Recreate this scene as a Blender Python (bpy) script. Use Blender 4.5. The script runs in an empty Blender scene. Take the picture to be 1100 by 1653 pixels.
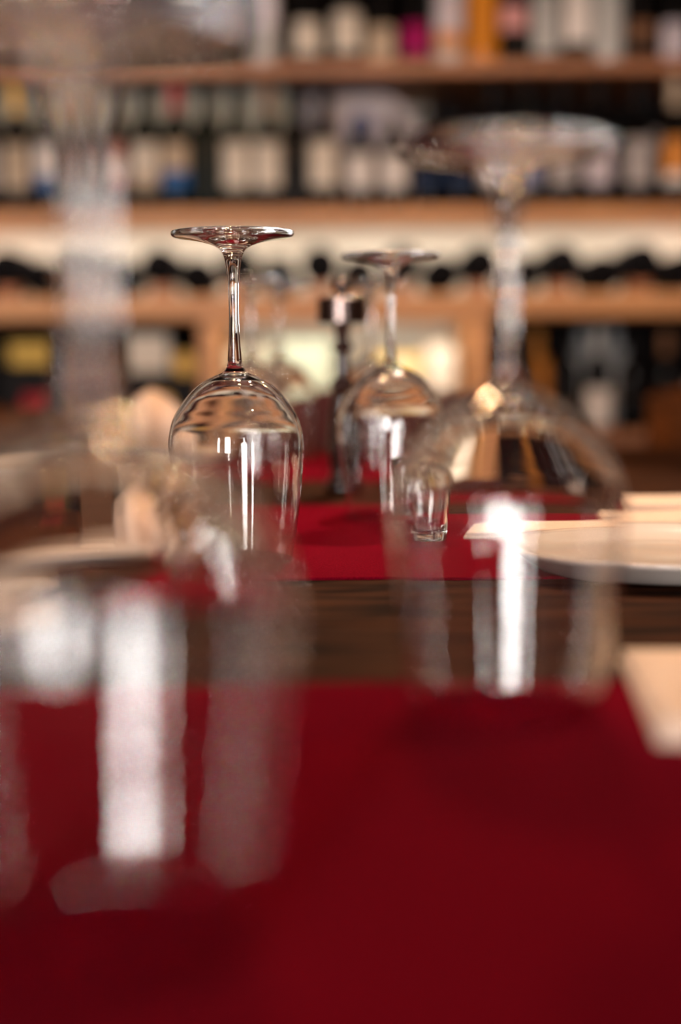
import bpy, bmesh, math, random
from mathutils import Vector, Matrix, noise
random.seed(7)
C = bpy.context.scene.collection
sc = bpy.context.scene
PI = math.pi

# ------------------------------------------------------------------ camera
TOP = 0.75                       # table top
MAT = TOP + 0.002                # top of a placemat
HC = 0.1415                      # lens height over the mats
PITCH, ROLL = math.radians(6.70), math.radians(0.5)
cam_d = bpy.data.cameras.new('camera')
cam = bpy.data.objects.new('camera', cam_d); C.objects.link(cam)
cam_d.lens = 50; cam_d.sensor_width = 36; cam_d.sensor_fit = 'AUTO'; cam_d.clip_start = 0.02
cam.location = (0, 0, MAT + HC)
Rm = Matrix.Rotation(PI/2 - PITCH, 3, 'X') @ Matrix.Rotation(-ROLL, 3, 'Z')
cam.rotation_euler = Rm.to_euler()
cam_d.dof.use_dof = True
cam_d.dof.aperture_fstop = 2.0
cam_d.dof.focus_distance = 0.918
sc.camera = cam
FPX = 50/36*1653
def ray(px, py):
    return (Rm @ Vector(((px-550)/FPX, -(py-826.5)/FPX, -1)))
def at(px, py, Y):               # point seen at a pixel, at distance Y down the room
    d = ray(px, py); return Vector(cam.location) + d*(Y/d.y)
def on(px, py, z=MAT):           # point seen at a pixel, lying on a level
    d = ray(px, py); return Vector(cam.location) + d*((z-cam.location.z)/d.z)

# ------------------------------------------------------------------ render look
sc.view_settings.view_transform = 'Standard'; sc.view_settings.look = 'None'
sc.view_settings.gamma = 1; sc.view_settings.use_curve_mapping = False
sc.view_settings.exposure = 0.30
cy = sc.cycles
cy.max_bounces = 22; cy.transmission_bounces = 22; cy.glossy_bounces = 8; cy.diffuse_bounces = 4; cy.transparent_max_bounces = 8
cy.caustics_reflective = True; cy.caustics_refractive = True
cy.sample_clamp_indirect = 60; cy.blur_glossy = 0.3
cy.use_denoising = True

# ------------------------------------------------------------------ world and large lights
w = bpy.data.worlds.new('daylight'); sc.world = w; w.use_nodes = True
bg = w.node_tree.nodes['Background']; bg.inputs[0].default_value = (0.75, 0.87, 1, 1); bg.inputs[1].default_value = 2.0

def area(name, loc, rot, sx, sy, power, col):
    l = bpy.data.lights.new(name, 'AREA'); l.shape = 'RECTANGLE'; l.size = sx; l.size_y = sy; l.energy = power; l.color = col
    o = bpy.data.objects.new(name, l); C.objects.link(o); o.location = loc; o.rotation_euler = rot
    return o
BACK = -3.4; SIDE = 2.6; FAR = 3.86; CEIL = 2.75
WINS = [(-0.86, 0.78, 0.15, 2.25), (-2.15, 0.34, 0.15, 2.25), (1.35, 0.24, 0.95, 2.25)]   # x, width, z0, z1 in the back wall
for i, (x, wd, z0, z1) in enumerate(WINS):
    area('window_daylight', (x, BACK-0.13, (z0+z1)/2), (PI/2, 0, 0), wd, z1-z0, 155*(1, .45, .15)[i], (1.0, 0.93, 0.88))
# lights of the bar shelf: a lamp strip below the second board and one in the middle bay
# (their housings are built with the shelf below)
def spot(loc, energy, col, r=0.03):
    l = bpy.data.lights.new('bulb_light', 'POINT'); l.energy = energy; l.color = col; l.shadow_soft_size = r
    o = bpy.data.objects.new('bulb_light', l); C.objects.link(o); o.location = loc; return o

# ------------------------------------------------------------------ materials
def mat(name, col=(.5, .5, .5), rough=.5, metal=0, **k):
    m = bpy.data.materials.new(name); m.use_nodes = True
    b = m.node_tree.nodes['Principled BSDF']
    b.inputs['Base Color'].default_value = (*col, 1); b.inputs['Roughness'].default_value = rough; b.inputs['Metallic'].default_value = metal
    for kk, v in k.items(): b.inputs[kk].default_value = v
    return m
def nd(m, t, **k):
    n = m.node_tree.nodes.new(t)
    for a, v in k.items(): setattr(n, a, v)
    return n
def bump(m, tex_out, strength, dist):
    b = nd(m, 'ShaderNodeBump'); b.inputs['Strength'].default_value = strength; b.inputs['Distance'].default_value = dist
    m.node_tree.links.new(tex_out, b.inputs['Height'])
    m.node_tree.links.new(b.outputs[0], m.node_tree.nodes['Principled BSDF'].inputs['Normal'])
def mottle(m, c1, c2, scale, stretch=(1, 1, 1), bs=0, bd=.001, detail=6, lo=.35, hi=.65):
    L = m.node_tree.links; tc = nd(m, 'ShaderNodeTexCoord'); mp = nd(m, 'ShaderNodeMapping'); mp.inputs['Scale'].default_value = stretch
    n = nd(m, 'ShaderNodeTexNoise'); n.inputs['Scale'].default_value = scale; n.inputs['Detail'].default_value = detail
    r = nd(m, 'ShaderNodeValToRGB'); r.color_ramp.elements[0].position = lo; r.color_ramp.elements[1].position = hi
    r.color_ramp.elements[0].color = (*c1, 1); r.color_ramp.elements[1].color = (*c2, 1)
    L.new(tc.outputs['Object'], mp.inputs[0]); L.new(mp.outputs[0], n.inputs['Vector']); L.new(n.outputs['Fac'], r.inputs[0])
    L.new(r.outputs[0], m.node_tree.nodes['Principled BSDF'].inputs['Base Color'])
    if bs: bump(m, n.outputs['Fac'], bs, bd)
    return m
M = {}
M['glass'] = mat('clear_glass', (1, 1, 1), 0.0, **{'Transmission Weight': 1.0, 'IOR': 1.5})
M['felt'] = mottle(mat('red_felt', (.2, .004, .01), .85, **{'Specular IOR Level': .0, 'Sheen Weight': .02, 'Sheen Tint': (1, .3, .3, 1)}), (.105, .0009, .0060), (.17, .0026, .0135), 900, bs=.5, bd=.0006)
M['table'] = mottle(mat('dark_table_wood', rough=.8, **{'Specular IOR Level': .02}), (.005, .002, .001), (.055, .020, .009), 7, (1.6, 7, 8), .35, .002)
M['shelf'] = mottle(mat('orange_pine', rough=.5), (.46, .19, .06), (.66, .31, .11), 6, (1, 12, 14), .1, .001)
M['shelf_dark'] = mottle(mat('stained_pine', rough=.5), (.24, .085, .028), (.38, .145, .05), 6, (1, 12, 14), .1, .001)
M['chairwood'] = mottle(mat('chair_wood', rough=.6, **{'Specular IOR Level': .05}), (.055, .016, .004), (.12, .038, .010), 8, (3, 3, 14))
M['plaster'] = mottle(mat('cream_plaster', rough=.9), (.66, .60, .50), (.74, .68, .58), 5, bs=.1, bd=.004)
M['wall'] = mottle(mat('warm_wall', rough=.9), (.10, .055, .040), (.13, .07, .05), 3)
M['ceil'] = mat('ceiling_paint', (.10, .065, .055), .9)
M['floor'] = mottle(mat('floor_wood', rough=.6), (.06, .03, .018), (.12, .06, .035), 5, (1, 9, 1))
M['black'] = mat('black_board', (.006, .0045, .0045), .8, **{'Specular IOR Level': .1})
M['white'] = mat('white_paint', (.7, .7, .68), .5)
M['china'] = mat('white_china', (.80, .72, .66), .12, **{'Coat Weight': .4})
M['linen'] = mottle(mat('cream_linen', rough=.9), (.72, .56, .45), (.80, .63, .51), 300, bs=.3, bd=.0004)
M['chrome'] = mat('dark_steel', (.17, .13, .12), .22, 1)
M['millwood'] = mat('dark_mill_wood', (.035, .014, .010), .22, **{'Coat Weight': .6})
M['redseat'] = mat('dark_red_upholstery', (.06, .003, .005), .8)
M['bottle_g'] = mat('dark_green_glass', (.003, .006, .004), .22, **{'Specular IOR Level': .12})
M['bottle_b'] = mat('black_glass', (.002, .0015, .0015), .22, **{'Specular IOR Level': .12})
M['bottle_k'] = mat('matte_black_glass', (.002, .0015, .002), .6, **{'Specular IOR Level': .03})  # matte with little specular, to keep window reflections off the bases
M['bottle_a'] = mat('amber_glass', (.55, .20, .015), .12, **{'Coat Weight': .5})
M['bottle_c'] = mat('pale_frosted_glass', (.42, .42, .42), .2, **{'Coat Weight': .5})
M['led'] = mat('lamp_diffuser', (1, 1, 1), .5, **{'Emission Color': (1, .86, .66, 1), 'Emission Strength': 3.0})
M['bulb'] = mat('bulb_glass', (1, 1, 1), .5, **{'Emission Color': (1, .56, .27, 1), 'Emission Strength': 420.0})
M['bulb_small'] = mat('small_bulb_glass', (1, 1, 1), .5, **{'Emission Color': (1, .56, .27, 1), 'Emission Strength': 1800.0})
M['brass'] = mat('brass', (.5, .32, .12), .3, 1)
COL = dict(cream=(.66, .60, .52), white=(.72, .68, .66), lilac=(.55, .50, .56), grey=(.40, .37, .37), tan=(.50, .40, .30), magenta=(.35, .01, .11),
           orange=(.65, .26, .06), yellow=(.62, .42, .10), blue=(.03, .12, .34), red=(.35, .02, .03), pink=(.60, .30, .30), black=(.008, .007, .008),
           green=(.05, .10, .07), navy=(.02, .04, .10), brown=(.18, .09, .05), silver=(.42, .43, .43), rose=(.45, .20, .17), gold=(.80, .50, .14), sage=(.42, .46, .36))
def cm(c):
    k = 'c_'+c
    if k not in M: M[k] = mat(c+'_print', COL[c], .6, **{'Specular IOR Level': .12})
    return M[k]

# ------------------------------------------------------------------ helpers
def obj(name, bm, m, parent=None, smooth=False, bevel=0):
    me = bpy.data.meshes.new(name)
    bmesh.ops.recalc_face_normals(bm, faces=bm.faces) if smooth != 'keep' else None
    bm.to_mesh(me); bm.free()
    o = bpy.data.objects.new(name, me); C.objects.link(o)
    me.materials.append(m)
    if smooth:
        for p in me.polygons: p.use_smooth = True
    if bevel:
        b = o.modifiers.new('bevel', 'BEVEL'); b.width = bevel; b.segments = 2; b.limit_method = 'ANGLE'
    if parent: o.parent = parent
    return o
def tag(o, label, cat, group=None):
    o['label'] = label; o['category'] = cat
    if group: o['group'] = group
    return o
def thing(name, label, cat, loc=(0, 0, 0), rz=0, group=None):
    o = bpy.data.objects.new(name, None); C.objects.link(o); o.location = loc; o.rotation_euler = (0, 0, rz); o.empty_display_size = .05
    return tag(o, label, cat, group)
def struct(o): o['kind'] = 'structure'; return o
def box(bm, x0, x1, y0, y1, z0, z1):
    v = [bm.verts.new(p) for p in ((x0,y0,z0),(x1,y0,z0),(x1,y1,z0),(x0,y1,z0),(x0,y0,z1),(x1,y0,z1),(x1,y1,z1),(x0,y1,z1))]
    for f in ((0,3,2,1),(4,5,6,7),(0,1,5,4),(1,2,6,5),(2,3,7,6),(3,0,4,7)): bm.faces.new([v[i] for i in f])
    return bm
def bx(*a): return box(bmesh.new(), *a)
def catmull(pts, n):
    out = []
    for i in range(len(pts)-1):
        p0, p1, p2, p3 = pts[max(i-1, 0)], pts[i], pts[i+1], pts[min(i+2, len(pts)-1)]
        for k in range(n):
            t = k/n
            out.append(tuple(.5*((2*b)+(-a+c)*t+(2*a-5*b+4*c-d)*t*t+(-a+3*b-3*c+d)*t**3) for a, b, c, d in zip(p0, p1, p2, p3)))
    out.append(tuple(pts[-1])); return out
def lathe(prof, seg=48, bm=None, a0=0, a1=2*PI):
    """prof: (r, z) list; r==0 makes a pole"""
    bm = bm or bmesh.new(); full = abs(a1-a0-2*PI) < 1e-6; n = seg if full else seg+1
    rings = []
    for r, z in prof:
        if r < 1e-7: rings.append([bm.verts.new((0, 0, z))]*n)
        else: rings.append([bm.verts.new((r*math.cos(a0+(a1-a0)*k/seg), r*math.sin(a0+(a1-a0)*k/seg), z)) for k in range(n)])
    for a, b in zip(rings, rings[1:]):
        for k in range(seg):
            q = [a[k], a[(k+1) % n], b[(k+1) % n], b[k]]
            u = []
            for v in q:
                if v not in u: u.append(v)
            if len(u) > 2: bm.faces.new(u)
    return bm
def tube(bm, a, b, ra, rb, seg=12):
    a, b = Vector(a), Vector(b); d = (b-a).normalized(); u = d.orthogonal().normalized(); v = d.cross(u)
    R = [[bm.verts.new(p+(u*math.cos(2*PI*k/seg)+v*math.sin(2*PI*k/seg))*r) for k in range(seg)] for p, r in ((a, ra), (b, rb))]
    for k in range(seg): bm.faces.new((R[0][k], R[0][(k+1) % seg], R[1][(k+1) % seg], R[1][k]))
    bm.faces.new(R[0][::-1]); bm.faces.new(R[1]); return bm

# ------------------------------------------------------------------ room
struct(obj('floor', bx(-SIDE, SIDE, BACK, FAR, -.05, 0), M['floor']))
struct(obj('ceiling', bx(-SIDE, SIDE, BACK, FAR, CEIL, CEIL+.05), M['ceil']))
struct(obj('wall_left', bx(-SIDE-.1, -SIDE, BACK, FAR, 0, CEIL), M['wall']))
struct(obj('wall_right', bx(SIDE, SIDE+.1, BACK, FAR, 0, CEIL), M['wall']))
struct(obj('wall_far', bx(-SIDE, SIDE, FAR, FAR+.1, 0, CEIL), M['plaster']))
bm = bmesh.new(); xs = sorted(WINS); x = -SIDE
for cx, wd, z0, z1 in xs:
    box(bm, x, cx-wd/2, BACK-.12, BACK, 0, CEIL)
    box(bm, cx-wd/2, cx+wd/2, BACK-.12, BACK, 0, z0); box(bm, cx-wd/2, cx+wd/2, BACK-.12, BACK, z1, CEIL); x = cx+wd/2
box(bm, x, SIDE, BACK-.12, BACK, 0, CEIL)
struct(obj('wall_back', bm, M['wall']))
for i, (cx, wd, z0, z1) in enumerate(WINS):
    bm = bmesh.new(); t = .035; a, b = cx-wd/2, cx+wd/2
    for q in ((a, a+t, z0, z1), (b-t, b, z0, z1), (a+t, b-t, z0, z0+t), (a+t, b-t, z1-t, z1), (a+t, b-t, z0+.32, z0+.35), (a+t, b-t, z0+1.0, z0+1.03)):
        box(bm, q[0], q[1], BACK-.09, BACK-.04, q[2], q[3])
    struct(obj('window_%d' % (i+1), bm, M['white']))

# ------------------------------------------------------------------ bar shelf
SY = 3.44          # bottle axis row
PXM = FPX/SY
def zsh(py, Y=SY): return at(550, py, Y).z
SF, SB = 3.37, 3.85
XW = 1.5
Z1, Z2, Z3, Z4 = zsh(99, SF), zsh(334, SF), zsh(477, SF), zsh(700, SF)
shelf = thing('bottle_shelf', 'tall open wooden bar shelf full of wine bottles along the far wall', 'shelf', (0, SF, 0))
def part(name, bm, m, **k):
    o = obj(name, bm, m, shelf, **k); o.location = -Vector(shelf.location); return o
part('board', bx(-XW, XW, SF, SB, Z1-.028, Z1), M['shelf_dark'], bevel=.003)
part('board', bx(-XW, XW, SF, SB, Z2-.018, Z2), M['shelf'], bevel=.003)
part('board', bx(-XW, XW, SF-.03, SB, Z3-.052, Z3), M['shelf'], bevel=.004)
part('board', bx(-XW, XW, SF, SB, Z4-.03, Z4), M['shelf_dark'], bevel=.003)
ztop = Z1+.40
part('board', bx(-XW, XW, SF, SB, ztop, ztop+.03), M['shelf_dark'], bevel=.003)
for px0, px1, name in ((323, 354, 'post'), (757, 798, 'post')):
    a, b = at(px0, 600, SF).x, at(px1, 600, SF).x
    part(name, bx(a, b, SF+.005, SB, Z4, Z3-.052), M['shelf'], bevel=.003)
pxl0, pxr0 = at(352, 600, SF).x, at(757, 600, SF).x
part('side_panel', bx(-XW-.03, -XW, SF, SB, 0, ztop+.03), M['shelf_dark'])
part('side_panel', bx(XW, XW+.03, SF, SB, 0, ztop+.03), M['shelf_dark'])
part('back_panel', bx(at(690, 200, SB).x, XW, SB-.012, SB, Z2, Z1-.028), M['black'])  # black sheet over the pale wall, standing in for bottle shadow
part('light_lip', bx(-XW, XW, SF, SF+.014, Z2-.034, Z2-.018), M['shelf'])
part('light_lip', bx(pxl0, pxr0, SF-.03, SF-.016, Z3-.064, Z3-.052), M['shelf'])
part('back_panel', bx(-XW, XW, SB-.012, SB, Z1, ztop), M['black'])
M['sagefill'] = mat('added_sage_board', (.50, .52, .46), .8)
part('back_panel', bx(-XW, at(462, 200, 3.56).x, 3.56, 3.572, Z2, Z1-.028), M['sagefill'])  # added board set forward to catch window light, for the lit wall behind
pxl, pxr = at(335, 600, SB).x, at(780, 600, SB).x
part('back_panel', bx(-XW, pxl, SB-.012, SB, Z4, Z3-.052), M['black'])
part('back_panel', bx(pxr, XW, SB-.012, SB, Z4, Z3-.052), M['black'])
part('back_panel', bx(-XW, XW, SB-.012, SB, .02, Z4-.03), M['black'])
part('base_panel', bx(-XW, XW, SF+.06, SF+.08, 0, Z4-.03), M['floor'])
# lamp strips fixed below the boards
part('lamp_strip', bx(-XW+.05, XW-.05, SF+.020, SF+.040, Z2-.024, Z2-.018), M['led'])
area('shelf_strip_light', (0, SF+.030, Z2-.027), (math.radians(35), 0, 0), 2*XW-.2, .010, 9.5, (1, .90, .76))
part('lamp_strip', bx(pxl+.08, pxr-.08, SF-.010, SF+.006, Z3-.058, Z3-.052), M['led'])
area('bay_strip_light', ((pxl+pxr)/2, SF-.002, Z3-.060), (math.radians(40), 0, 0), .5, .012, 1.5, (1, .92, .76))

# ---- bottles
def bprof(kind, h, r):
    if kind == 'bordeaux': s = [(0, .004), (r*.6, .004), (r*.92, .001), (r, .006), (r, .02), (r, h*.30), (r, h*.58), (r*.97, h*.63), (r*.72, h*.685), (r*.42, h*.73), (r*.385, h*.78), (r*.37, h*.95)]
    elif kind == 'burgundy': s = [(0, .004), (r*.6, .004), (r*.92, .001), (r, .006), (r, .02), (r, h*.30), (r*.99, h*.46), (r*.88, h*.56), (r*.62, h*.66), (r*.43, h*.74), (r*.37, h*.82), (r*.36, h*.95)]
    else: s = [(0, .004), (r*.6, .004), (r*.95, .001), (r, .008), (r, h*.3), (r, h*.60), (r*.85, h*.70), (r*.45, h*.76), (r*.40, h*.82), (r*.40, h*.95)]
    return s + [(r*.42, h*.955), (r*.42, h*.985), (0, h*.987)]
MC = {}
def mesh_cached(key, fn, m, smooth=True):
    k = (key, m.name)
    if k not in MC:
        o = obj('tmp', fn(), m, None, smooth); MC[k] = o.data
        bpy.data.objects.remove(o)
    return MC[k]
def inst(name, me, parent):
    o = bpy.data.objects.new(name, me); C.objects.link(o); o.parent = parent; return o
def bottle(px, Y, z, label, lab=None, cap='black', glass='bottle_g', kind='bordeaux', h=.30, r=.0375, lz=(.05, .155), stripe=None, group='bottles on the bar shelf', turn=0, x=None):
    X = at(px, 250, Y).x if x is None else x
    t = thing('wine_bottle', label, 'bottle', (X, Y, z+.0005), turn, group)
    body = mesh_cached(('b', kind, h, r), lambda: lathe(bprof(kind, h, r), 32), M[glass]); inst('body', body, t)
    def fcap():
        q = r*.40
        return lathe([(q, h*.76), (q+.0006, h*.765), (q+.0002, h*.95), (q+.003*0+.0012, h*.955), (q+.0012, h*.99), (q*.8, h*1.0), (0, h*1.0)], 24)
    if cap: inst('capsule', mesh_cached(('c', h, r), fcap, cm(cap)), t)
    if lab:
        R = r+.0006
        f = lambda a, b, R: lathe([(R, a), (R, b), (R-.0005, b), (R-.0005, a), (R, a)], 24, None, PI*1.5-.98, PI*1.5+.98)
        o = inst('label', mesh_cached(('l', lz, r), lambda: f(lz[0], lz[1], R), cm(lab), True), t)
        if stripe:
            c, s0, s1 = stripe
            inst('print_band', mesh_cached(('s', s0, s1, r), lambda: f(s0, s1, R+.0006), cm(c), True), o)
    return t
G2, G1, GL, GR = 'bottles standing on the middle shelf', 'bottles standing on the top shelf', 'bottles lying on the wide board', 'bottles in the lower right bay'
row2 = [  # px, label colour, cap, glass, kind, stripe, words
 (-22, 'grey', 'black', 'bottle_b', 'bordeaux', None, 'black bottle with grey label at the far left end of the middle shelf'),
 (28, 'tan', 'gold', 'bottle_b', 'bordeaux', None, 'black wine bottle with gold capsule and tan label, middle shelf far left'),
 (79, 'white', 'black', 'bottle_g', 'bordeaux', ('blue', .05, .08), 'wine bottle with white label ending in a blue band, middle shelf left'),
 (130, 'brown', 'brown', 'bottle_b', 'burgundy', None, 'dark bottle with brown label seen through the nearest glass stem'),
 (183, 'rose', 'black', 'bottle_g', 'bordeaux', ('white', .08, .12), 'bottle with reddish label and white middle, middle shelf'),
 (235, 'cream', 'black', 'bottle_g', 'bordeaux', ('tan', .05, .08), 'green bottle with cream label and tan foot, left of the red-capped bottle'),
 (284, 'tan', 'red', 'bottle_g', 'bordeaux', ('blue', .05, .09), 'green bottle with red capsule, tan label and bright blue band'),
 (334, None, 'black', 'bottle_g', 'bordeaux', None, 'dark green bottle with no pale label, right of the red-capped bottle'),
 (382, 'cream', 'black', 'bottle_g', 'burgundy', None, 'bottle with wide cream label, left one of the touching cream pair'),
 (432, 'cream', 'brown', 'bottle_b', 'burgundy', None, 'bottle with wide cream label, right one of the touching cream pair'),
 (477, None, 'black', 'bottle_b', 'bordeaux', None, 'plain black bottle between two cream-labelled bottles on the middle shelf'),
 (522, 'cream', 'black', 'bottle_b', 'burgundy', None, 'black bottle with cream label below the pale grey box'),
 (581, 'white', 'black', 'bottle_g', 'short', None, 'short bottle with white label, left of two below the blue emblem'),
 (636, 'white', 'black', 'bottle_g', 'short', None, 'short bottle with white label, right of two in front of the pale grey box'),
 (690, 'black', 'black', 'bottle_b', 'short', ('navy', .05, .08), 'short black bottle with navy foot, first right of the white-labelled pair'),
 (742, 'black', 'black', 'bottle_b', 'short', ('navy', .05, .08), 'short black bottle with navy foot, left of the foreground stem'),
 (795, 'grey', 'black', 'bottle_b', 'bordeaux', None, 'black bottle with grey label directly behind the large right glass stem'),
 (850, 'lilac', 'black', 'bottle_g', 'bordeaux', ('blue', .06, .1), 'bottle with lilac label and blue band just right of the large glass stem'),
 (908, 'grey', 'black', 'bottle_b', 'bordeaux', None, 'dark bottle with dull grey label, middle shelf right of the upturned foot'),
 (966, 'lilac', 'black', 'bottle_b', 'bordeaux', None, 'dark bottle with pale lilac label, middle shelf right'),
 (1030, 'grey', 'black', 'bottle_b', 'burgundy', None, 'dark round-shouldered bottle with grey label beside the orange-labelled one'),
 (1090, 'orange', 'tan', 'bottle_b', 'bordeaux', ('white', .05, .075), 'bottle with orange label and white foot at the right end of middle shelf'),
 (1142, 'cream', 'black', 'bottle_g', 'bordeaux', None, 'bottle with cream label at the far right end of middle shelf')]
for px, lab, cap, gl, kind, st, words in row2:
    hh = {'short': .215, 'burgundy': .292, 'bordeaux': .30}[kind]; lz = (.045, .125) if kind == 'short' else (.05, .155)
    if px in (334,): lz = (.05, .15)
    bottle(px, SY+(.05 if px == 477 else 0), Z2, words, lab, cap, gl, kind, hh, .0365 if kind != 'short' else .034, lz, st, G2)
for px, lab, h, words in ((722, 'brown', .30, 'dark bottle with brown label in the rear row above the short black bottles'), (815, 'silver', .298, 'rear-row bottle with silver label above the large upturned glass foot'),
        (880, 'silver', .298, 'rear-row bottle with silver label, right of the other silver rear-row bottle'), (1050, 'grey', .298, 'rear-row bottle with grey label near right end of middle shelf')):
    bottle(px, SY+.22, Z2, words, lab, 'black', 'bottle_b', 'bordeaux', h, .040, (.15, .20), None, 'rear row on the middle shelf')
row1 = [
 (-10, 'grey', 'black', 'bottle_b', (.06, .15), None, 'black bottle with grey label at far left of top shelf'),
 (45, 'brown', 'black', 'bottle_b', (.06, .15), None, 'black bottle with brown label on top shelf left'),
 (110, 'black', 'black', 'bottle_b', (.06, .15), None, 'all-black bottle on top shelf behind the nearest upturned foot'),
 (178, 'pink', 'black', 'bottle_b', (.11, .17), None, 'bottle with pale pink label on top shelf behind the nearest foot'),
 (240, 'black', 'black', 'bottle_g', (.06, .15), None, 'black bottle between pink and cream labelled bottles, top shelf left'),
 (300, 'cream', 'black', 'bottle_b', (.11, .18), None, 'bottle with high cream label on top shelf left of centre'),
 (365, 'brown', 'black', 'bottle_g', (.06, .14), None, 'dark green bottle with brown label on top shelf near the foot edge'),
 (425, 'lilac', 'lilac', 'bottle_c', (.09, .18), None, 'pale frosted bottle with lilac label on top shelf'),
 (496, 'cream', 'black', 'bottle_b', (.025, .10), None, 'black bottle with square cream label on top shelf, left of centre'),
 (560, 'cream', 'black', 'bottle_b', (.03, .12), None, 'black bottle with tall cream label, top shelf centre'),
 (615, 'tan', 'black', 'bottle_b', (.01, .085), None, 'bottle with low tan label next to the magenta-labelled bottle'),
 (671, 'magenta', 'black', 'bottle_b', (.02, .09), None, 'black bottle with bright magenta label on the top shelf'),
 (725, 'lilac', 'black', 'bottle_c', (.06, .17), ('orange', .035, .07), 'pale bottle with lilac label and orange foot on the top shelf'),
 (780, None, 'orange', 'bottle_a', (.06, .17), None, 'amber orange bottle on the top shelf'),
 (829, 'pink', 'black', 'bottle_b', (.075, .13), None, 'black bottle with small pink label right of the amber bottle'),
 (880, 'silver', 'black', 'bottle_b', (.02, .16), None, 'bottle with tall silver label, leftmost of three pale ones on top shelf'),
 (931, 'white', 'black', 'bottle_g', (.045, .17), None, 'green bottle with tall white label between silver and grey ones'),
 (982, 'silver', 'grey', 'bottle_c', (.02, .17), None, 'frosted pale grey bottle, rightmost of three pale ones on top shelf'),
 (1034, 'brown', 'black', 'bottle_b', (.05, .09), None, 'black bottle with narrow brown label on top shelf right'),
 (1088, 'lilac', 'black', 'bottle_b', (.01, .09), None, 'bottle with low lilac label near right end of top shelf'),
 (1140, 'black', 'black', 'bottle_b', (.05, .1), None, 'all-black bottle at far right end of top shelf')]
for px, lab, cap, gl, lz, st, words in row1:
    X = at(px, 50, SY).x
    bottle(px, SY, Z1, words, lab, cap, gl, 'bordeaux', .30, .0365, lz, st, G1, x=X)
# lying bottles, bases towards the room, every second one on a low cradle block
lying = [-52, 8, 68, 130, 192, 257, 318, 384, 450, 517, 580, 650, 713, 776, 843, 908, 974, 1038, 1101, 1163]
for i, px in enumerate(lying):
    hi = i % 2 == 1; r = .046; X = at(px, 450, SF+.04).x
    ordn = ['first', 'second', 'third', 'fourth', 'fifth', 'sixth', 'seventh', 'eighth', 'ninth', 'tenth', 'eleventh', 'twelfth', 'thirteenth', 'fourteenth', 'fifteenth', 'sixteenth', 'seventeenth', 'eighteenth', 'nineteenth', 'twentieth'][i]
    t = thing('wine_bottle', 'dark bottle lying base outwards, %s from the left on the wide board' % ordn, 'bottle', (X, SF+.04, Z3+r+.0005+(.0263 if hi else 0)), 0, GL)
    t.rotation_euler = (-PI/2, 0, 0)
    inst('body', mesh_cached(('b', 'bordeaux', .30, r), lambda: lathe(bprof('bordeaux', .30, r), 32), M['bottle_k']), t)
    if hi:
        bm = bmesh.new(); n = 12; w2 = .022
        V = []
        for yy in (SF+.06, SF+.2):
            row = [bm.verts.new((X-w2, yy, Z3+.0004)), bm.verts.new((X+w2, yy, Z3+.0004))]
            for k in range(n+1):
                xx = w2-2*w2*k/n; row.append(bm.verts.new((X+xx, yy, Z3+.026+r+.0003-math.sqrt(max(0, (r+.0003)**2-xx*xx)))))
            V.append(row)
        m_ = len(V[0])
        bm.faces.new(V[0]); bm.faces.new(V[1][::-1])
        for k in range(m_): bm.faces.new((V[0][k], V[1][k], V[1][(k+1) % m_], V[0][(k+1) % m_]))
        tag(obj('cradle_block', bm, M['shelf_dark']), 'scooped wooden block under the %s lying bottle on the wide board' % ordn, 'rack block', 'cradle blocks under lying bottles')

# lower bays
def xat(px, Y=SF+.08): return at(px, 600, Y).x
for px, Y, lab, cap, gl, lz, h, words in (
    (845, SY, 'brown', 'black', 'bottle_b', (.06, .12), .22, 'dark bottle beside the post in the lower right bay'),
    (866, SY+.12, 'orange', 'orange', 'bottle_a', (.06, .17), .24, 'bottle with orange label standing in the lower right bay'),
    (915, SY, 'black', 'black', 'bottle_b', (.06, .12), .235, 'plain black bottle right of the orange one in the lower right bay'),
    (965, SY-.01, 'white', 'silver', 'bottle_b', (.01, .10), .24, 'black bottle with bright white label in the lower right bay'),
    (1020, SY, 'black', 'black', 'bottle_b', (.06, .12), .235, 'plain black bottle right of the white-labelled one, lower right bay'),
    (1075, SY, 'black', 'brown', 'bottle_b', (.06, .12), .235, 'black bottle with brown capsule in the lower right bay'),
    (1130, SY, 'grey', 'black', 'bottle_b', (.06, .12), .235, 'grey-labelled bottle at right end of the lower right bay'),
    (940, SY+.2, 'silver', 'silver', 'bottle_c', (.14, .2), .245, 'frosted silver bottle in the rear of the lower right bay'),
    (990, SY+.2, 'silver', 'silver', 'bottle_c', (.14, .2), .25, 'taller frosted silver bottle, rear of the lower right bay')):
    bottle(px, Y, Z4, words, lab, cap, gl, 'bordeaux', h, .034, lz, None, GR, x=xat(px, Y))
def carton(px0, px1, py0, py1, Y, dep, zb, name, label, colr, patch=None, band=None):
    a, b = at(px0, 600, Y).x, at(px1, 600, Y).x; zt = zsh(py0, Y); zb_ = zb+.0005
    t = thing(name, label, 'box', ((a+b)/2, Y+dep/2, zb_)); W = (b-a)/2; H = zt-zb_
    obj('carton_body', bx(-W, W, -dep/2, dep/2, 0, H), cm(colr), t, bevel=.003)
    if patch:
        c, p0, p1, q0, q1 = patch
        obj('printed_label', bx(-W+2*W*p0, -W+2*W*p1, -dep/2-.001, -dep/2, H*q0, H*q1), cm(c), t)
    return t
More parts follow.
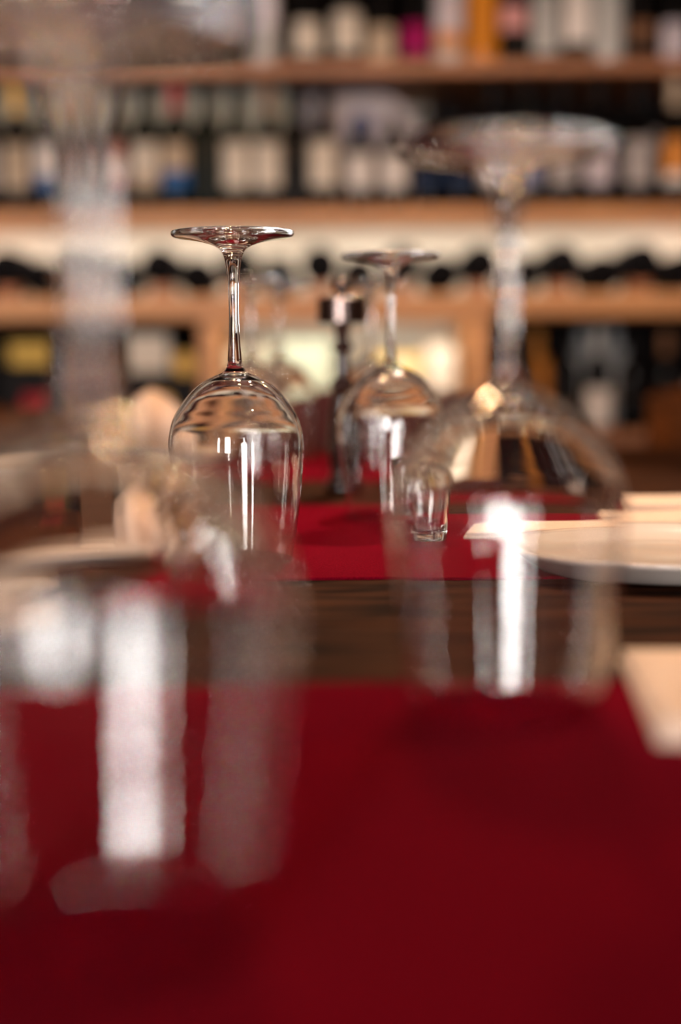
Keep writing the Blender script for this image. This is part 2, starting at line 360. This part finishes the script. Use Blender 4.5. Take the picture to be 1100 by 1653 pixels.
# middle shelf: pale grey rounded box with blue emblem
X0, X1 = at(492, 200, SY+.12).x, at(682, 200, SY+.12).x; H = Z1-.028-Z2-.012; W = (X1-X0)/2
t = thing('gift_box', 'large pale grey round-cornered box with blue emblem behind bottles on middle shelf', 'box', ((X0+X1)/2, SY+.20, Z2+.0005))
pts = [(-W, 0), (W, 0), (W, H*.45)] + [(W-.11+.11*math.cos(a), H-.13+.13*math.sin(a)) for a in [PI/2*k/10 for k in range(11)]] + [(-W, H)]
bm = bmesh.new(); A = [bm.verts.new((x, -.06, z)) for x, z in pts]; B = [bm.verts.new((x, .06, z)) for x, z in pts]
bm.faces.new(A); bm.faces.new(B[::-1])
for k in range(len(pts)): bm.faces.new((A[k], B[k], B[(k+1) % len(pts)], A[(k+1) % len(pts)]))
obj('box_body', bm, mat('box_card', (.34, .31, .34), .6), t)
bm = bmesh.new(); bmesh.ops.create_cone(bm, cap_ends=True, segments=32, radius1=.032, radius2=.032, depth=.002, matrix=Matrix.Translation((-.005, -.0612, H*.74)) @ Matrix.Rotation(PI/2, 4, 'X'))
obj('emblem', bm, mat('emblem_blue', (.05, .09, .28), .6), t)
carton(203, 275, 532, 600, SF+.05, .25, zsh(604, SF+.04)+.001, 'wine_carton', 'dark carton with big pale square label, upper left bay beside the post', 'black', ('cream', .03, .97, .08, .92))
cr = carton(195, 318, 604, 700, SF+.04, .25, Z4, 'wine_crate', 'dark crate with painted gold medallion below the pale-labelled carton', 'black')
p = at(262, 655, SF+.04)
bm = bmesh.new(); bmesh.ops.create_cone(bm, cap_ends=True, segments=32, radius1=.026, radius2=.026, depth=.003, matrix=Matrix.Translation((p.x-cr.location.x, -.125-.0016, p.z-Z4)) @ Matrix.Rotation(PI/2, 4, 'X'))
obj('glint', bm, cm('gold'), cr)  # gold disc painted in for an out-of-focus yellow glint
CRT = zsh(604, SF+.04)+.0008
p = at(297, 570, SF+.06)
t = thing('glint_proxy', 'added yellow glint tin lying on the dark crate beside the shelf post', 'proxy', (p.x, SF+.06, CRT+.0265))  # added cylinder, coloured to read as a blurred yellow disc of light
def ycyl(r, y0, y1, n=36):
    return tube(bmesh.new(), (0, y0, 0), (0, y1, 0), r, r, n)
obj('glint_body', ycyl(.0255, .012, .13), cm('gold'), t); obj('glint_face', ycyl(.0262, 0, .012), cm('gold'), t)
carton(8, 92, 548, 590, SF+.05, .25, Z4+.165, 'wine_carton', 'black carton with yellow label in the upper left bay', 'black', ('yellow', .1, .9, .05, .95))
carton(0, 110, 592, 700, SF+.05, .25, Z4, 'wine_crate', 'black crate with red label below the yellow-labelled carton', 'black', ('red', .32, .72, .25, .62))
carton(115, 190, 560, 700, SF+.06, .25, Z4, 'wine_crate', 'tall dark brown crate standing between the yellow and white labelled cartons', 'brown')
carton(688, 738, 556, 648, SF+.10, .2, Z4, 'wine_carton', 'pale tan carton with cream label at the right of the lit middle bay', 'tan', ('cream', .1, .9, .45, .95))
carton(590, 680, 575, 650, SF+.12, .2, Z4, 'wine_carton', 'yellowish carton left of the pale tan one in the lit middle bay', 'yellow', ('cream', .15, .85, .4, .9))
carton(440, 535, 548, 640, SF+.14, .2, Z4, 'wine_carton', 'sage green carton in the lit middle bay behind the pepper mill', 'sage')
carton(368, 432, 560, 640, SF+.12, .2, Z4, 'wine_carton', 'tan carton at the left of the lit middle bay', 'tan', ('sage', .1, .9, .5, .95))

def disc_tag(px, py, r, Y, label):
    p = at(px, py, Y); bm = bmesh.new()
    bmesh.ops.create_uvsphere(bm, u_segments=24, v_segments=16, radius=r)
    return p, bm
# ------------------------------------------------------------------ table
bm = bmesh.new(); y = -.15; k = 0
TY1 = 1.95
while y < TY1-.01:
    y2 = min(y+.175, TY1); box(bm, -1.15, 1.25, y, y2-.002, TOP-.045, TOP); y = y2
tb = thing('dining_table', 'long dark rustic wooden dining table carrying the red mats and upturned glasses', 'table', (0, 0, 0))
obj('tabletop', bm, M['table'], tb, bevel=.0015)
for x in (-1.05, 1.15):
    for y in (-.05, 1.85): obj('leg', bx(x-.04, x+.04, y-.04, y+.04, 0, TOP-.045), M['table'], tb, bevel=.004)
obj('apron', box(box(bx(-1.01, 1.11, -.07, -.04, TOP-.13, TOP-.045), -1.01, 1.11, 1.84, 1.87, TOP-.13, TOP-.045), -1.06, -1.04, 0, 1.8, TOP-.13, TOP-.045), M['table'], tb)

def placemat(name_label, pts, group='red felt placemats'):
    bm = bmesh.new(); n = len(pts)
    A = [bm.verts.new((p[0], p[1], TOP)) for p in pts]; B = [bm.verts.new((p[0], p[1], MAT)) for p in pts]
    bm.faces.new(A[::-1]); bm.faces.new(B)
    for k in range(n): bm.faces.new((A[k], A[(k+1) % n], B[(k+1) % n], B[k]))
    return tag(obj('placemat', bm, M['felt'], bevel=.0006), name_label, 'placemat', group)
placemat('red felt placemat nearest the viewer, filling the bottom of the picture', [(-.62, .17), (.62, .17), (.62, .592), (-.62, .585)])
f0, f1 = on(430, 934), on(1100, 926)
placemat('red felt placemat under the sharp wine glass and the white plate', [(-.155, f0.y+.002), (.62, f1.y), (.62, 1.265), (-.155, 1.262)])
placemat('red felt placemat beyond the pepper mill at the far end of the table', [(-.33, 1.505), (.28, 1.51), (.28, 1.86), (-.33, 1.86)])

# ------------------------------------------------------------------ wine glasses (upside down)
S = 1/2440.0
def Z(py): return (898.5-py)*S                   # picture rows of the sharp glass to height over the mat
outer = [(88.5, 898.2), (91, 882), (98, 840), (103.3, 795), (106, 765), (108.4, 742), (109.5, 720), (109, 704), (106.2, 687), (100.8, 669), (92.8, 654), (82.5, 639.5), (70.5, 625.5), (57.5, 614), (45, 606.5), (32.5, 600.5), (22.5, 596.5), (15.8, 591), (12.3, 582), (10.7, 565), (9.0, 540), (8.1, 510), (8.2, 480), (9.3, 450), (12.0, 426), (15.0, 412), (19, 403), (24, 398.5), (32, 394.5), (45, 390.3), (60, 387), (78, 384.3), (90, 382.6), (95, 381)]
edge = [(97.3, 378.5), (97.9, 375.5), (96.8, 373), (94, 372)]
topf = [(80, 372.2), (55, 373.5), (30, 375.5), (12, 376.8), (0, 377.3)]
inner = [(0, 604.5), (20, 605.3), (33, 608.8), (45, 614), (56, 620.8), (68, 631), (79.5, 643.8), (89.8, 657.3), (98.2, 671.5), (104, 688), (107, 704.5), (107.6, 720), (106.6, 742), (104.2, 765), (101.6, 795), (96.5, 840), (89.7, 882), (87.4, 898.2)]
rim = [(87.4*S, 0.00012), (87.6*S, 0.00001), (88.3*S, 0.00001), (88.5*S, 0.00012)]
po = [(r*S, Z(y)) for r, y in catmull(outer, 5)]
pe = [(r*S, Z(y)) for r, y in catmull([outer[-1]]+edge+topf[:1], 4)]
pt = [(max(r, 0)*S, Z(y)) for r, y in catmull(topf, 4)]
pi_ = [(max(r, 0)*S, Z(y)) for r, y in catmull(inner, 5)]
rim = [(86.7*S, 0.00012), (87.0*S, 0.00001), (87.7*S, 0.00001), (88*S, 0.00012)]
isplit = [i for i, p in enumerate(po) if p[1] >= Z(594)][0]
jsplit = [i for i, p in enumerate(po) if p[1] >= Z(403)][0]
SEG = 160
bowl_prof = pi_ + rim[1:3] + po[:isplit+1]
stem_prof = po[isplit:jsplit+1]
foot_prof = po[jsplit:] + pe[1:] + pt[1:]
def gl_mesh(name, prof, flip):
    bm = lathe(prof, SEG)
    bm.normal_update()
    # consistent orientation: outward where the outer wall is
    o = obj(name, bm, M['glass'], None, 'keep')
    if flip: o.data.flip_normals()
    me = o.data; bpy.data.objects.remove(o); return me
GM = {k: gl_mesh(k, p, False) for k, p in (('bowl', bowl_prof), ('stem', stem_prof), ('foot', foot_prof))}
def wine_glass(label, x, y, rz=0, scale=1):
    t = thing('wine_glass', label, 'wine glass', (x, y, MAT), rz, 'upturned wine glasses on the table'); t.scale = (scale,)*3
    for k in ('bowl', 'stem', 'foot'): inst(k, GM[k], t)
    return t
def place_glass(px_foot, s, label, rz=0):
    d = .94/s; p = at(px_foot, 557-185*s, d)
    return wine_glass(label, p.x, d, rz)
place_glass(375.5, 1.0, 'sharp upside-down wine glass standing at the front edge of the second red mat', .3)
place_glass(630.5, .795, 'slightly blurred upside-down wine glass beside the pepper mill', 1.1)
place_glass(820, 1.74, 'large blurred upside-down wine glass on the near mat at the right', .7)
place_glass(128, 2.87, 'hugely blurred upside-down wine glass closest to the viewer at the left', 2)
place_glass(403, .60, 'faint upside-down glass on the far mat, just right of the sharp stem', 2.2)
place_glass(450, .53, 'faint upside-down glass on the far mat, farther back of the left two', .4)
place_glass(597, .56, 'faint upside-down glass on the far mat behind the pepper mill', .4)

# small tumbler
p = on(679, 873)
t = thing('shot_glass', 'small clear upright tumbler seen through the large right wine glass bowl', 'glass', (p.x, p.y+.018, MAT))
r0, r1, hh = .0165, .0195, .058
obj('cup', lathe([(0, .0002), (r0*.9, 0), (r0, .0012)] + [(r0+(r1-r0)*k/10, .0012+(hh-.0012)*k/10) for k in range(1, 11)] + [(r1-.0006, hh+.0004), (r1-.0014, hh)] + [(r1-.0014-(r1-r0)*k/8, hh-(hh-.011)*k/8) for k in range(1, 9)] + [(r0*.7, .008), (0, .0075)], 96), M['glass'], t, True)

# ------------------------------------------------------------------ pepper mill
p = on(555, 795, TOP); PY = p.y; q = PY/FPX
t = thing('pepper_mill', 'slim dark turned pepper mill with wide steel head standing between the red mats', 'pepper mill', (p.x, PY, TOP))
mz = lambda py: at(556, py, PY).z-TOP
obj('body', lathe([(0, 0), (.0165, 0), (.0175, .003), (.0172, .010), (.013, .016), (.0125, .022), (.0145, .032), (.0155, .05), (.0140, .075), (.0105, .092), (.0098, .1), (0, .1)], 48), M['millwood'], t, True)
obj('neck', lathe(catmull([(.0098, .1), (.0115, .104), (.0118, .108), (.0075, .113), (.0068, .125), (.0062, .135), (.0098, .1395), (.0102, .143), (.0062, .148), (.0070, .155), (.0085, mz(522))], 4), 40), M['millwood'], t, True)
a, b = mz(522), mz(480)
hd = obj('head', lathe([(0, a), (.0228, a), (.0240, a+.0012), (.0240, b-.0015), (.0225, b), (.0080, b+.0015), (0, b+.0015)], 56), M['chrome'], t, True)
m_ = hd.modifiers.new('edge', 'EDGE_SPLIT'); m_.split_angle = math.radians(40)
obj('top_knob', lathe([(.004, b+.001), (.0050, b+.004), (.0085, b+.007), (.0095, b+.011), (.0075, b+.0155), (0, b+.017)], 32), M['chrome'], t, True)

# ------------------------------------------------------------------ plates and napkins
def plate(name_label, x, y, r, z=MAT, group='white plates on the table', h=.017):
    pr = [(0, .003), (r*.72, .003), (r*.74, 0), (r*.80, 0), (r*.83, .0015), (r*.90, h*.45), (r*.975, h-.0025), (r, h-.0008), (r*.997, h+.0012), (r*.96, h+.0008), (r*.88, h*.78), (r*.78, .0075), (r*.62, .006), (0, .006)]
    t = obj('dinner_plate', lathe(pr, 96), M['china'], None, True); t.location = (x, y, z)
    return tag(t, name_label, 'plate', group)
def napkin(label, pts, z, th=.007, layers=2, group='folded cream napkins'):
    bm = bmesh.new(); n = len(pts)
    zz = z
    for L in range(layers):
        h = th/layers; off = .0018*L
        c = sum((Vector(p) for p in pts), Vector((0, 0)))/n
        P = [Vector(p)+(c-Vector(p)).normalized()*off for p in pts]
        # subdivided grid sheet between the four corners, gently uneven
        N = 14; rows = []
        for side in (0, 1):
            g = [[None]*(N+1) for _ in range(N+1)]
            for i in range(N+1):
                for j in range(N+1):
                    u, v = i/N, j/N
                    q = P[0]*(1-u)*(1-v)+P[1]*u*(1-v)+P[2]*u*v+P[3]*(1-u)*v
                    e = min(u, 1-u, v, 1-v)*N
                    zt = zz+h*side + (0 if side == 0 else (.0010*noise.noise(Vector((q.x*18, q.y*18, L*3.1))) - (.0008 if e < .5 else 0)))
                    g[i][j] = bm.verts.new((q.x, q.y, max(zt, z)))
            rows.append(g)
        lo, hi = rows
        for i in range(N):
            for j in range(N):
                bm.faces.new((hi[i][j], hi[i+1][j], hi[i+1][j+1], hi[i][j+1])); bm.faces.new((lo[i][j], lo[i][j+1], lo[i+1][j+1], lo[i+1][j]))
        for i in range(N):
            bm.faces.new((lo[i][0], lo[i+1][0], hi[i+1][0], hi[i][0])); bm.faces.new((lo[i+1][N], lo[i][N], hi[i][N], hi[i+1][N]))
            bm.faces.new((lo[0][i+1], lo[0][i], hi[0][i], hi[0][i+1])); bm.faces.new((lo[N][i], lo[N][i+1], hi[N][i+1], hi[N][i]))
        zz += h+.0004
    return tag(obj('napkin', bm, M['linen'], None, True), label, 'napkin', group)
v2 = lambda p: (p.x, p.y)
# right setting on the second mat
R = .10; pf = on(950, 912, MAT+.016)
plate('white dinner plate on the second red mat at the right edge', .107+R, pf.y+R, R, h=.014)
# napkin behind the plate
a = on(744, 866); b = on(760, 846)
napkin('long flat cream napkin behind the white plate on the second mat', [(a.x, a.y), (a.x+.34, a.y+.055), (a.x+.34, a.y+.15), (b.x, b.y+.0)], MAT, .006)
a = on(1000, 826)
napkin('cream napkin lying farthest right, beyond the white plate', [(a.x, 1.165), (a.x+.3, 1.165), (a.x+.3, 1.25), (a.x+.01, 1.25)], MAT, .008, 2)
# near right napkin
a, b, c_ = on(1062, 1203), on(1150, 1212), on(1000, 1074)
napkin('blurred cream napkin on the near mat at the right edge of the picture', [v2(a), (a.x+.16, a.y-.012), (c_.x+.2, c_.y-.004), v2(c_)], MAT, .008)
# left setting
plate('white dinner plate seen through the nearest glass at the left', -.335, .975, .135, TOP)
napkin('cream napkin on the wood left of the sharp glass', [(-.40, .80), (-.17, .79), (-.165, .835), (-.40, .85)], TOP, .007)
plate('white plate at the far left behind the sharp glass', -.30, 1.53, .115, TOP)
p1 = on(200, 742, TOP); p2 = on(290, 742, TOP)
plate('white plate at the far left near the end of the table', -.235, 1.78, .10, TOP)
# folded napkin standing like a tent on the far plate
bm = bmesh.new(); n = 10; rows = []
for k in range(n+1):
    u = -1+2*k/n; y0 = .020*math.sin(u*5)
    hh = .085-.030*abs(u)
    rows.append([bm.verts.new(q) for q in ((u*.045, y0-.030, 0), (u*.045, y0-.004, hh), (u*.045, y0+.004, hh), (u*.045, y0+.030, 0), (u*.045, y0+.024, 0), (u*.045, y0, hh-.008), (u*.045, y0-.024, 0))])
for a, b in zip(rows, rows[1:]):
    for k in range(7): bm.faces.new((a[k], a[(k+1) % 7], b[(k+1) % 7], b[k]))
bm.faces.new(rows[0]); bm.faces.new(rows[-1][::-1])
nk = obj('napkin', bm, M['linen'], None, True); nk.location = (-.235, 1.78, TOP+.0065); tag(nk, 'cream napkin folded upright on the farthest left plate', 'napkin', 'folded cream napkins')

# ------------------------------------------------------------------ chairs beyond the table
def chair(label, x, y, rz, seat_m, back_top=.86, cush=None, w_=.44, frame='chairwood'):
    t = thing('dining_chair', label, 'chair', (x, y, 0), rz, 'chairs around the table')
    W = w_/2
    obj('seat', bx(-W, W, -.21, .21, .43, .46), M[frame], t, bevel=.01)
    if cush: obj('cushion', bx(-W+.015, W-.015, -.195, .18, .46, .50), M[cush], t, bevel=.015)
    for sx in (-1, 1):
        bm = bmesh.new(); tube(bm, (sx*(W-.03), -.18, .43), (sx*(W-.02), -.20, 0), .018, .014); obj('leg', bm, M[frame], t, True)
        bm = bmesh.new(); tube(bm, (sx*(W-.03), .18, .43), (sx*(W-.02), .22, 0), .018, .014); obj('leg', bm, M[frame], t, True)
        bm = bmesh.new(); tube(bm, (sx*(W-.03), .185, .455), (sx*(W-.025), .235, back_top-.06), .016, .013); obj('back_post', bm, M[frame], t, True)
    # curved top panel
    bm = bmesh.new(); n = 16; rows = []
    z0 = back_top-(.30 if cush else .13)
    for k in range(n+1):
        u = -1+2*k/n; xx = u*W; yy = .235+.045*(1-u*u); arch = .03*(1-u*u)
        rows.append([bm.verts.new(q) for q in ((xx, yy-.012, z0), (xx, yy+.012, z0), (xx, yy+.016, back_top-.03+arch), (xx, yy-.010, back_top-.03+arch))])
    for a, b in zip(rows, rows[1:]):
        for k in range(4): bm.faces.new((a[k], a[(k+1) % 4], b[(k+1) % 4], b[k]))
    bm.faces.new(rows[0]); bm.faces.new(rows[-1][::-1])
    obj('backrest', bm, M[cush or frame], t, bevel=.006)
    return t
chair('dark red upholstered chair at the far end of the table, behind the pepper mill', .045, 2.12, 0, None, .825, 'redseat')
chair('orange-brown wooden chair with curved back, right of the far table end', .665, 2.08, -.25, None, .835)
chair('dark wooden chair beyond the far left corner of the table', -.62, 2.15, .2, None, .80)

# ------------------------------------------------------------------ pendant lamps over the guests (behind and above the lens)
for i, (x, y, z) in enumerate(((.30, 2.25, 1.66), (.10, -1.5, 2.0), (-.05, 1.45, 1.72), (-.35, -1.1, 2.05), (.45, .55, 1.85))):
    t = thing('pendant_lamp', ['bare warm bulb lamp hanging just beyond the far table end', 'bare warm bulb lamp hanging nearest the windows', 'bare warm bulb lamp hanging lowest, over the far half of the table', 'bare warm bulb lamp hanging behind and left of the viewer', 'bare warm bulb lamp hanging over the right side of the table'][i], 'lamp', (x, y, CEIL), 0, 'pendant bulbs')
    obj('cord', tube(bmesh.new(), (0, 0, 0), (0, 0, z+.085-CEIL), .003, .003), M['black'], t)
    obj('socket', tube(bmesh.new(), (0, 0, z+(.045 if i == 2 else .008)-CEIL), (0, 0, z+.09-CEIL), .018, .014, 20), M['brass'], t)
    bm = bmesh.new(); bmesh.ops.create_uvsphere(bm, u_segments=24, v_segments=16, radius=(.012, .012, .034, .012, .012)[i], matrix=Matrix.Translation((0, 0, z-CEIL)))
    obj('bulb', bm, M['bulb' if i == 2 else 'bulb_small'], t, True)

# ------------------------------------------------------------------ added unseen spotlight brightening the second placemat
pos, aim = Vector((.32, 2.15, 2.45)), Vector((.06, 1.18, TOP))
t = thing('fill_spot', 'added unseen spotlight aimed down at the second placemat', 'lamp', (pos.x, pos.y, CEIL))
d = (aim-pos).normalized(); back = pos-d*.10-Vector((pos.x, pos.y, CEIL))
fr = pos-Vector((pos.x, pos.y, CEIL))
obj('stem', tube(bmesh.new(), (0, 0, 0), tuple(back), .006, .006), M['black'], t)
bm = bmesh.new(); u = d.orthogonal().normalized(); v = d.cross(u); n = 28; RR = []
for r_, o_ in ((.0, -.10), (.026, -.10), (.032, 0), (.030, 0), (.024, -.07), (0, -.07)):
    RR.append([bm.verts.new(fr+d*o_+(u*math.cos(2*PI*k/n)+v*math.sin(2*PI*k/n))*r_) for k in range(n)])
for a, b in zip(RR, RR[1:]):
    for k in range(n): bm.faces.new((a[k], a[(k+1) % n], b[(k+1) % n], b[k]))
bmesh.ops.remove_doubles(bm, verts=bm.verts, dist=1e-6)
obj('housing', bm, M['black'], t)
l = bpy.data.lights.new('fill_beam', 'SPOT'); l.energy = 115; l.color = (1, .80, .62); l.spot_size = math.radians(34); l.spot_blend = .6; l.shadow_soft_size = .022  # added beam that lifts the far mat, no such source in view
o = bpy.data.objects.new('fill_beam', l); C.objects.link(o); o.location = pos; o.rotation_euler = d.to_track_quat('-Z', 'Y').to_euler()
